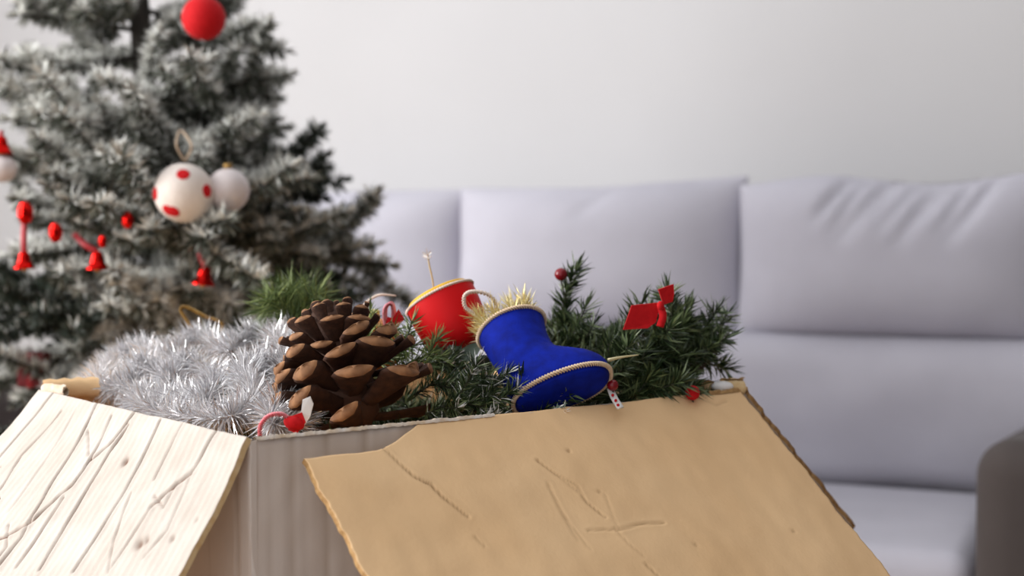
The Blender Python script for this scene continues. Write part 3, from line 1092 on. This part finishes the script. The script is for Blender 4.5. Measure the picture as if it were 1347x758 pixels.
# greenery packed lower in the carton
g6 = empty('garland_filling', tuple((C0 + CB) / 2 + Z * -.06), 'dark green garland packed low under the other decorations', 'garland')
rr = random.Random(3)
for k in range(16):
    a, b = rr.uniform(.12, .85), rr.uniform(.15, .85)
    p = C0 + eR * LR * a + eL * LL * b - Z * rr.uniform(.015, .05)
    q = rr.uniform(0, 6.28)
    d = np.array([math.cos(q), math.sin(q), 0]) * .05
    lim = [np.clip(p + s * d, -9, 9) for s in (-1, 0, 1)]
    sprig(g6, lim, 3000, .02, .0016, .5, 130 + k, GM, twigs=4, twl=.035)

# frosted leaves
fl6 = empty('frosted_leaf_spray', tuple(at(620, 470, 1.15)), 'spray of frosted grey-green leaves under the red cup', 'leaves')


def leaf(parent, base, tip, w, m, bendv=.15, name='leaf'):
    base, tip = np.asarray(base), np.asarray(tip)
    d = tip - base
    L = np.linalg.norm(d)
    d /= L
    side = np.cross(d, np.array([.2, -1, .3]))
    side /= np.linalg.norm(side)
    n = np.cross(side, d)
    V, Fc = [], []
    for i in range(9):
        t = i / 8
        ww = w * math.sin(math.pi * min(1, t * .95 + .03)) ** .8
        c = base + d * L * t - n * bendv * L * t * t
        V += [c - side * ww + n * ww * .3, c, c + side * ww + n * ww * .3]
    for i in range(8):
        for k in (0, 1):
            Fc.append((3 * i + k, 3 * i + k + 1, 3 * i + k + 4, 3 * i + k + 3))
    V = np.array(V)
    V = np.concatenate([V, V - n * .0006])
    Fc += [tuple(j + 27 for j in f[::-1]) for f in Fc]
    return part(name, (V, Fc), m, parent)


for k, (x0, y0, x1, y1) in enumerate(((600, 478, 632, 452), (612, 486, 652, 470), (590, 470, 606, 450), (628, 478, 655, 484), (578, 468, 585, 452), (640, 470, 630, 500), (600, 490, 560, 470))):
    leaf(fl6, at(x0, y0, 1.15 - .005 * k), at(x1, y1, 1.14 + .004 * k), .006, M_LEAF)

# ------------------------------------------------------------------ small pieces in the carton


def ribbon(pts, wdir, w, th=.0008):
    p = resample(pts, max(12, len(pts) * 5))
    wd = np.asarray(wdir, float)
    t, N, B = frames(p)
    rings = []
    for i in range(len(p)):
        s = wd - t[i] * (wd @ t[i])
        s /= np.linalg.norm(s)
        n = np.cross(t[i], s)
        rings.append(np.array([p[i] - s * w / 2 - n * th, p[i] + s * w / 2 - n * th, p[i] + s * w / 2 + n * th, p[i] - s * w / 2 + n * th]))
    return loft(rings)


def plate(pts, th, push=(0, 1, 0)):
    """a stiff felt piece: polygon with thickness"""
    p = np.asarray(pts)
    n = len(p)
    V = np.concatenate([p, p + np.asarray(push) * th])
    Fc = [tuple(range(n))[::-1], tuple(range(n, 2 * n))] + [(i, (i + 1) % n, n + (i + 1) % n, n + i) for i in range(n)]
    return V, Fc


# berries
def berry(px, py, Y, r, label, m=M_DARKRED):
    c = at(px, py, Y)
    o = empty('berry', tuple(c), label, 'berry')
    part('fruit', sphere(c, r, n=16, m=10), m, o)
    part('stalk', tube([c - Z * r * .9, c - Z * (r + .012) + np.array([.003, .004, 0])], .0008, n=5), M_WIRE, o)
    return o


berry(738, 361, 1.215, .0056, 'dark red berry at the top of the upright sprig')
berry(806, 507, 1.09, .0045, 'small red berry beneath the toe of the blue boot')
berry(911, 517, 1.14, .006, 'red berry by the rim near the crushed corner', M_RED)

# red bow on the right-hand garland
bow = empty('red_bow', tuple(at(866, 405, 1.13)), 'bright red stiff felt bow on top of the dark garland', 'bow')
part('wing', plate([at(820, 434, 1.125), at(831, 402, 1.125), at(869, 398, 1.13), at(863, 424, 1.13), at(852, 432, 1.128)], .004), M_RED, bow, smooth=False)
part('wing', plate([at(866, 381, 1.13), at(886, 374, 1.135), at(887, 386, 1.135), at(885, 397, 1.135), at(873, 401, 1.13)], .004), M_RED, bow, smooth=False)
part('knot', sphere(at(869, 402, 1.127), .003, n=14, m=8, sq=(1, .8, 1.2)), M_RED, bow)
part('tail', ribbon([at(869, 404, 1.13), at(872, 416, 1.128), at(868, 430, 1.127)], (1, 0, .3), .006), M_RED, bow)

# small red ribbon piece left of the cup
rb2 = empty('ribbon_bow', tuple(at(516, 425, 1.15)), 'small red bow with a pink loop between cone and red cup', 'bow')
part('loop', ribbon([at(513, 440, 1.15), at(507, 424, 1.15), at(507, 406, 1.15), at(514, 400, 1.152), at(518, 410, 1.155), at(516, 438, 1.155)], (.3, 1, 0), .007), M_PINK, rb2)
part('wing', plate([at(514, 422, 1.148), at(524, 407, 1.15), at(532, 420, 1.15), at(521, 432, 1.148), at(516, 443, 1.147)], .003), M_RED, rb2, smooth=False)
part('tail', ribbon([at(514, 418, 1.149), at(511, 430, 1.148), at(514, 442, 1.147)], (1, .2, 0), .005), M_RED, rb2)

# red and white ornament with twisted cord at the front rim
fr = empty('fabric_bow_ornament', tuple(at(388, 562, .965)), 'small red and white fabric ornament with a pink twisted cord at the rim', 'ornament')
part('body', sphere(at(387, 557, .965), .0062, n=14, m=8, sq=(1.2, .9, .8), rot=basis((.3, -.2, 1))), M_RED, fr)
part('wing', plate([at(390, 560, .965), at(396, 543, .965), at(398, 526, .967), at(408, 522, .968), at(412, 532, .968), at(408, 548, .966), at(400, 561, .965)], .0018), M_FLUFF, fr, smooth=False, label='white fabric wing')
part('wing', plate([at(379, 566, .963), at(380, 549, .964), at(397, 543, .964), at(402, 556, .964), at(390, 571, .963)], .0022), M_RED, fr, smooth=False)
part('cord', cord([at(342, 574, .955), at(343, 560, .957), at(353, 548, .96), at(368, 545, .963), at(379, 550, .965)], .0017, 11), M_PINK, fr)

# printed ribbon tail beside the boot
rt = empty('printed_ribbon', tuple(at(810, 528, 1.085)), 'white ribbon tail with red dots hanging under the boot toe', 'ribbon')
part('strip', ribbon([at(803, 512, 1.095), at(808, 524, 1.085), at(816, 537, 1.075)], (1, .3, .2), .0052), M_FLUFF, rt)
for q in ((806, 520), (810, 527), (813, 533)):
    part('dot', sphere(at(*q, 1.0835 - .0006 * (q[1] - 520)), .0012, n=8, m=6), M_RED, rt)

# wispy pick with a white bud, white curled wire
wp = empty('white_bud_pick', tuple(at(568, 385, 1.2)), 'thin straw pick ending in a white fluffy bud', 'pick')
part('stem', tube([at(569, 400, 1.2), at(570, 375, 1.2), at(565, 350, 1.2), at(563, 338, 1.2)], [.0006, .0007, .0005], n=6), M_STEM, wp)
rng = np.random.default_rng(2)
nd, mi = needles([resample([at(563, 342, 1.2), at(562, 334, 1.2)], 4)], 9000, .0045, .0009, .5, rng)
part('bud', nd, [M_FLUFF, M_CREAM], wp, mi=mi, smooth=False)
ww = part('curled_wire', tube([at(472, 408, 1.2), at(484, 396, 1.2), at(500, 388, 1.2), at(521, 389, 1.2)], [.0004, .0010, .0012, .0005], n=6), M_CREAM)
tag(ww, 'thin curved white wire rising above the cone', 'wire')
gw = part('gold_pick', tube([at(800, 474, 1.1), at(818, 470, 1.105), at(840, 467, 1.11)], [.0016, .0009, .0004], n=6), M_GOLD2)
tag(gw, 'pale gold bristle pick beyond the boot toe', 'pick')
bl = empty('brown_leaf_spray', tuple(at(915, 480, 1.2)), 'dark brown dry leaves under the end of the garland', 'leaves')
for q in ((925, 462, 912, 496), (928, 470, 905, 486), (900, 470, 918, 490)):
    leaf(bl, at(q[0], q[1], 1.2), at(q[2], q[3], 1.19), .006, M_BROWNLEAF)
rng = np.random.default_rng(22)
nd, mi = needles([resample([at(722, 546, 1.06), at(735, 538, 1.06)], 5), resample([at(740, 546, 1.06), at(742, 537, 1.06)], 5)], 2200, .006, .0012, .5, rng)
sn = part('snowy_tip', nd, [M_FLUFF, M_LEAF], None, mi=mi, smooth=False)
tag(sn, 'snowy white twig tip under the blue boot', 'twig')

# ------------------------------------------------------------------ the frosted tree
TY = 2.02
tx, ty = at(205, 300, TY)[:2]
tree = empty('christmas_tree', (tx, ty, 0), 'frosted artificial Christmas tree with red and white ornaments by the sofa', 'tree')


def trunk_at(z):
    return np.array([tx - 0.03 * max(0, (z - .9)) / .4, ty, z])


part('trunk', tube([trunk_at(z) for z in (.06, .4, .8, 1.1, 1.4, 1.62)], [.022, .02, .018, .016, .012, .004], n=12), M_TRUNK, tree)
st = []
for k in range(4):
    a = k * math.pi / 2 + .4
    c, s = math.cos(a), math.sin(a)
    st.append(tube([(tx, ty, .1), (tx + .1 * c, ty + .1 * s, .07), (tx + .22 * c, ty + .22 * s, .012)], .011, n=8))
part('stand', join(*st), M_TRUNK, tree)

BR = {}


def branch_mesh(L, seed, frosty):
    rng = np.random.default_rng(seed)
    stem = resample([(0, 0, 0), (L * .35, rng.normal() * .012, L * .02), (L * .7, rng.normal() * .015, L * .05 + rng.normal() * .008), (L, rng.normal() * .01, L * .10)], 16)
    paths = [stem[3:]]
    nt = int(2 + L * 15)
    for k in range(nt):
        t = .22 + .72 * (k + rng.random() * .5) / nt
        i = int(t * 15)
        sgn = 1 if k % 2 else -1
        l = (.26 + .12 * rng.random()) * L * (1.15 - .65 * t) + .035
        ang = math.radians(38 + 22 * rng.random())
        el = rng.normal() * .3 + (.5 if k % 5 == 4 else 0)
        d = np.array([math.cos(ang), sgn * math.sin(ang), el])
        d /= np.linalg.norm(d)
        b = stem[i]
        paths.append(resample([b, b + d * l * .5 + np.array([0, 0, .004]), b + d * l + np.array([.01, 0, .012 + .012 * rng.random()])], 8))
    wood = join(tube(stem, [.0045, .0025], n=6, seg=16), *[tube(p, .0014, n=4, seg=8) for p in paths[1:]])
    w = (lambda up, t: np.where(up + .5 * t > .25, .9, .22)) if frosty == 2 else ((lambda up, t: np.where(up + .35 * t > .55, .8, .08)) if frosty == 1 else (lambda up, t: np.where(up > .8, .25, .01)))
    nd, mi = needles(paths, 5200, .0185, .0023, .35, rng, white=w)
    # flakes of flocking clotted on the twigs
    return (mesh_data('branch', wood[0], wood[1], M_TRUNK),
            mesh_data('needles', nd[0], nd[1], [M_NEEDLE, M_FLOCK, M_NEEDLE2] if frosty else [M_NEEDLE3, M_FLOCK, M_NEEDLE], mi, smooth=False))


for L in (.16, .24, .33):
    for s in range(3):
        for f in (0, 1, 2):
            BR[(L, s, f)] = branch_mesh(L, int(L * 100) * 10 + s + f * 500, f)


def add_branch(root, tip, seed, frosty):
    root, tip = np.asarray(root), np.asarray(tip)
    d = tip - root
    L = np.linalg.norm(d)
    d = d * .93
    L *= .93
    key = min((.16, .24, .33), key=lambda k: abs(math.log(k / L)))
    wm, nm = BR[(key, seed % 3, frosty)]
    x = d / L
    rr = random.Random(seed)
    y = np.cross(Z, x)
    y /= np.linalg.norm(y)
    z = np.cross(x, y)
    roll = rr.uniform(-.35, .35)
    y, z = y * math.cos(roll) + z * math.sin(roll), z * math.cos(roll) - y * math.sin(roll)
    # the mesh itself rises by 10 % at the tip: take that out
    k = L / key / math.hypot(1, .1)
    q = Matrix(np.stack([x, y, z], 1).tolist()).to_quaternion() @ Matrix.Rotation(math.atan(.1), 3, 'Y').to_quaternion()
    o = bpy.data.objects.new('branch', wm)
    COL.objects.link(o)
    o.parent = tree
    kk = (k + 1) / 2
    o.matrix_local = Matrix.LocRotScale(Vector(root - ORG[tree.name]), q, Vector((k, kk, kk)))
    n = bpy.data.objects.new('needles', nm)
    COL.objects.link(n)
    n.parent = o
    n['kind'] = 'stuff'


def root_z(py):
    return trunk_at(float(at(205, py, TY)[2]))


# limbs one can follow: (root row, tip x, tip y, tip depth, frost)
limbs = [
    (60, 385, 28, 1.98, 1), (35, 345, 0, 2.05, 1), (125, 415, 100, 1.95, 1), (150, 412, 168, 2.0, 1), (115, 400, 130, 2.1, 1),
    (200, 462, 236, 1.98, 0), (260, 468, 262, 2.0, 0), (225, 450, 300, 1.95, 0), (265, 475, 322, 2.08, 0), (300, 528, 348, 1.95, 1), (330, 470, 390, 2.0, 0), (290, 440, 345, 1.88, 1),
    (180, 415, 215, 1.9, 1), (350, 480, 420, 2.05, 0),
    (40, 15, 20, 1.95, 2), (75, 15, 75, 1.95, 2), (215, 70, 105, 1.85, 2), (200, 5, 150, 1.95, 2), (240, 0, 205, 1.92, 2), (170, 30, 125, 1.85, 2), (10, 40, 0, 2.0, 1),
    (290, 10, 262, 1.85, 1), (320, 20, 330, 1.9, 2), (360, 5, 395, 1.85, 0), (380, 30, 440, 1.8, 0), (385, 120, 425, 1.78, 0), (390, 150, 455, 1.9, 0), (370, -40, 430, 1.9, 0),
    (400, -30, 520, 1.9, 1), (420, 60, 520, 1.8, 1),
    (150, 190, 125, 1.78, 2), (130, 290, 120, 1.78, 1), (165, 120, 160, 1.74, 2), 
    (312, 258, 305, 1.60, 1), (310, 212, 296, 1.62, 1), (250, 60, 235, 1.72, 1), (260, 150, 225, 1.70, 1), (250, 340, 240, 1.74, 1), (270, 290, 285, 1.70, 1), (280, 200, 290, 1.68, 2), (300, 110, 300, 1.70, 1), 
    (315, 380, 320, 1.80, 1), (385, 240, 432, 1.78, 2), (375, 212, 445, 1.8, 2), (340, 230, 380, 1.74, 2), (350, 195, 410, 1.74, 2), (360, 300, 400, 1.80, 1), (20, 110, 15, 1.85, 1), (210, 255, 190, 1.72, 2),
    (215, 330, 215, 1.80, 1),
]
for k, (rp, x, y, Y, f) in enumerate(limbs):
    if x > 340 and y < 310 and Y > 1.8:
        x -= 32
    add_branch(root_z(rp), at(x, y, Y), 40 + k, f)
GAPS = ((0, 70, 165, 125), (110, 325, 190, 410), (295, 300, 385, 380), (225, 55, 350, 90), (340, 180, 560, 250))    # where the wall shows between the limbs
rr = random.Random(8)
zz = 1.52
k = 0
while zz > .5:
    R = min(.40, .03 + (1.60 - zz) * .44)
    n = 5 if zz > 1.25 else 4
    for i in range(n):
        a = i / n * 2 * math.pi + zz * 9 + rr.uniform(-.3, .3)
        back_side = math.sin(a) > .15
        vis = zz < .62 or zz > 1.22 or back_side
        if not vis:
            continue
        r = R * rr.uniform(.75, .95) * (.8 if back_side and abs(math.cos(a)) > .6 else 1)
        root = trunk_at(zz)
        tip = root + np.array([math.cos(a) * r, math.sin(a) * r, r * rr.uniform(-.02, .3)])
        for q in (.45, .7, 1.0):
            vx, vy, vz = root + (tip - root) * q
            sx, sy = 673.5 + F * vx / vy, 310 - F * (vz - CAMZ) / vy
            if any(x0 < sx < x1 and y0 < sy < y1 for x0, y0, x1, y1 in GAPS):
                break
        else:
            add_branch(root, tip, 300 + k, 1 if zz > .75 else 0)
        k += 1
    zz -= .085

# ------------------------------------------------------------------ ornaments on the tree


def bauble(px, py, Y, r, name, label, m, loop=None, cap=True):
    c = at(px, py, Y)
    o = empty(name, tuple(c), label, 'bauble')
    part('ball', sphere(c, r, n=32, m=20), m, o)
    if cap:
        part('cap', lathe([(r * .2, 0), (r * .2, r * .22), (r * .12, r * .26)], c + Z * r * .97, n=14), M_GOLDCORD, o)
    if loop:
        part('hanging_loop', tube([c + Z * r * 1.1] + [at(*q) for q in loop] + [c + Z * r * 1.1 + np.array([.002, 0, 0])], .0014, n=6), M_TWINE, o)
    return o


bauble(268, 24, 1.72, .0262, 'red_bauble', 'matt red bauble high on the frosted tree', M_RED, loop=[(262, -18, 1.75), (272, -22, 1.75)])
wb = bauble(242, 254, 1.65, .0345, 'dotted_bauble', 'white felt bauble with red dots in the middle of the tree', M_BALLWHITE, loop=[(232, 190, 1.64), (238, 172, 1.66), (252, 192, 1.64)], cap=False)
wc = at(242, 254, 1.65)
tocam = (CAM - wc) / np.linalg.norm(CAM - wc)
for (dx, dy) in ((-.02, .62), (.86, .08), (-.88, -.02), (-.5, -.55), (-.35, -.6)):
    dz = math.sqrt(max(0, 1 - dx * dx - dy * dy))
    d = np.array([1.0, 0, 0]) * dx + Z * dy + tocam * dz
    d /= np.linalg.norm(d)
    R = basis(d)
    part('dot', sphere(wc + d * .0337, .0078, n=18, m=8, sq=(1, 1, .16), rot=R), M_RED, wb)
bauble(300, 250, 1.67, .0255, 'pearl_bauble', 'pale pearly bauble just beside the dotted one', M_PEARL)
pb_ = bauble(4, 222, 1.7, .0165, 'pink_white_bauble', 'glossy pale pink bauble at the edge of the frosted tree', M_PEARL)


def bell(px, py, Y, r, label, ribbon_pts, tilt=(0, 0, 1)):
    c = at(px, py, Y)
    o = empty('red_bell', tuple(c), label, 'bell', 'red foil bells on the tree')
    z = np.array(tilt, float)
    pr = [(r * .12, 1.55), (r * .34, 1.5), (r * .46, 1.3), (r * .54, .95), (r * .66, .55), (r * .86, .2), (r * 1.05, 0), (r * 1.02, -.06), (r * .8, .15), (r * .5, .7), (r * .1, 1.2)]
    part('dome', lathe([(a, b * r) for a, b in pr], c, z, n=28), M_REDMETAL, o)
    zz = z / np.linalg.norm(z)
    part('clapper', sphere(c - zz * r * .05, r * .25, n=12, m=8), M_GOLDCORD, o)
    part('ribbon', ribbon([c + zz * r * 1.5] + [at(*q) for q in ribbon_pts], (1, 0, .1), .007 if len(ribbon_pts) > 1 else .005), M_RIBBON, o)
    return o


bell(32, 353, 1.66, .0130, 'red foil bell hanging from a long dark ribbon, nearest the edge of the tree', [(31, 315, 1.66), (32, 285, 1.67)])
bell(128, 354, 1.66, .0135, 'red foil bell on a slanting ribbon below the red beads', [(112, 322, 1.66), (97, 308, 1.67)])
bell(267, 374, 1.66, .0140, 'dark red foil bell below the dotted bauble', [(263, 335, 1.66), (258, 312, 1.67)], tilt=(.15, 0, 1))
bell(2, 202, 1.7, .0135, 'red foil bell cut off by the edge, above the pink bauble', [(2, 172, 1.7)])


def jewel(px, py, Y, r, label):
    c = at(px, py, Y)
    o = part('red_jewel', sphere(c, r, n=8, m=5, sq=(.85, .8, 1.25)), M_REDMETAL, smooth=False)
    tag(o, label, 'bead')


jewel(33, 280, 1.655, .0115, 'faceted red bead at the top of the long bell ribbon')
jewel(73, 306, 1.66, .0100, 'faceted red bead halfway between two bells on the tree')
jewel(168, 290, 1.66, .0085, 'faceted red bead below and left of the dotted bauble')
jewel(135, 318, 1.66, .0065, 'tiny red bead just above the slanting-ribbon bell')

gc = at(45, 486, 1.86)
gbx = empty('red_gift_ornament', tuple(gc), 'dim dark red parcel ornament low in the shaded tree branches', 'ornament')
g_ = rbox(-.017, .017, -.017, .017, -.022, .022, r=.003, nb=2, seg=3)
part('parcel', (g_[0] + gc, g_[1]), M_MAROON, gbx)
part('ribbon', (rbox(-.004, .004, -.0180, .0180, -.0230, .0230, r=.001, nb=1, seg=2)[0] + gc, rbox(-.004, .004, -.0180, .0180, -.0230, .0230, r=.001, nb=1, seg=2)[1]), M_DARKRED, gbx)
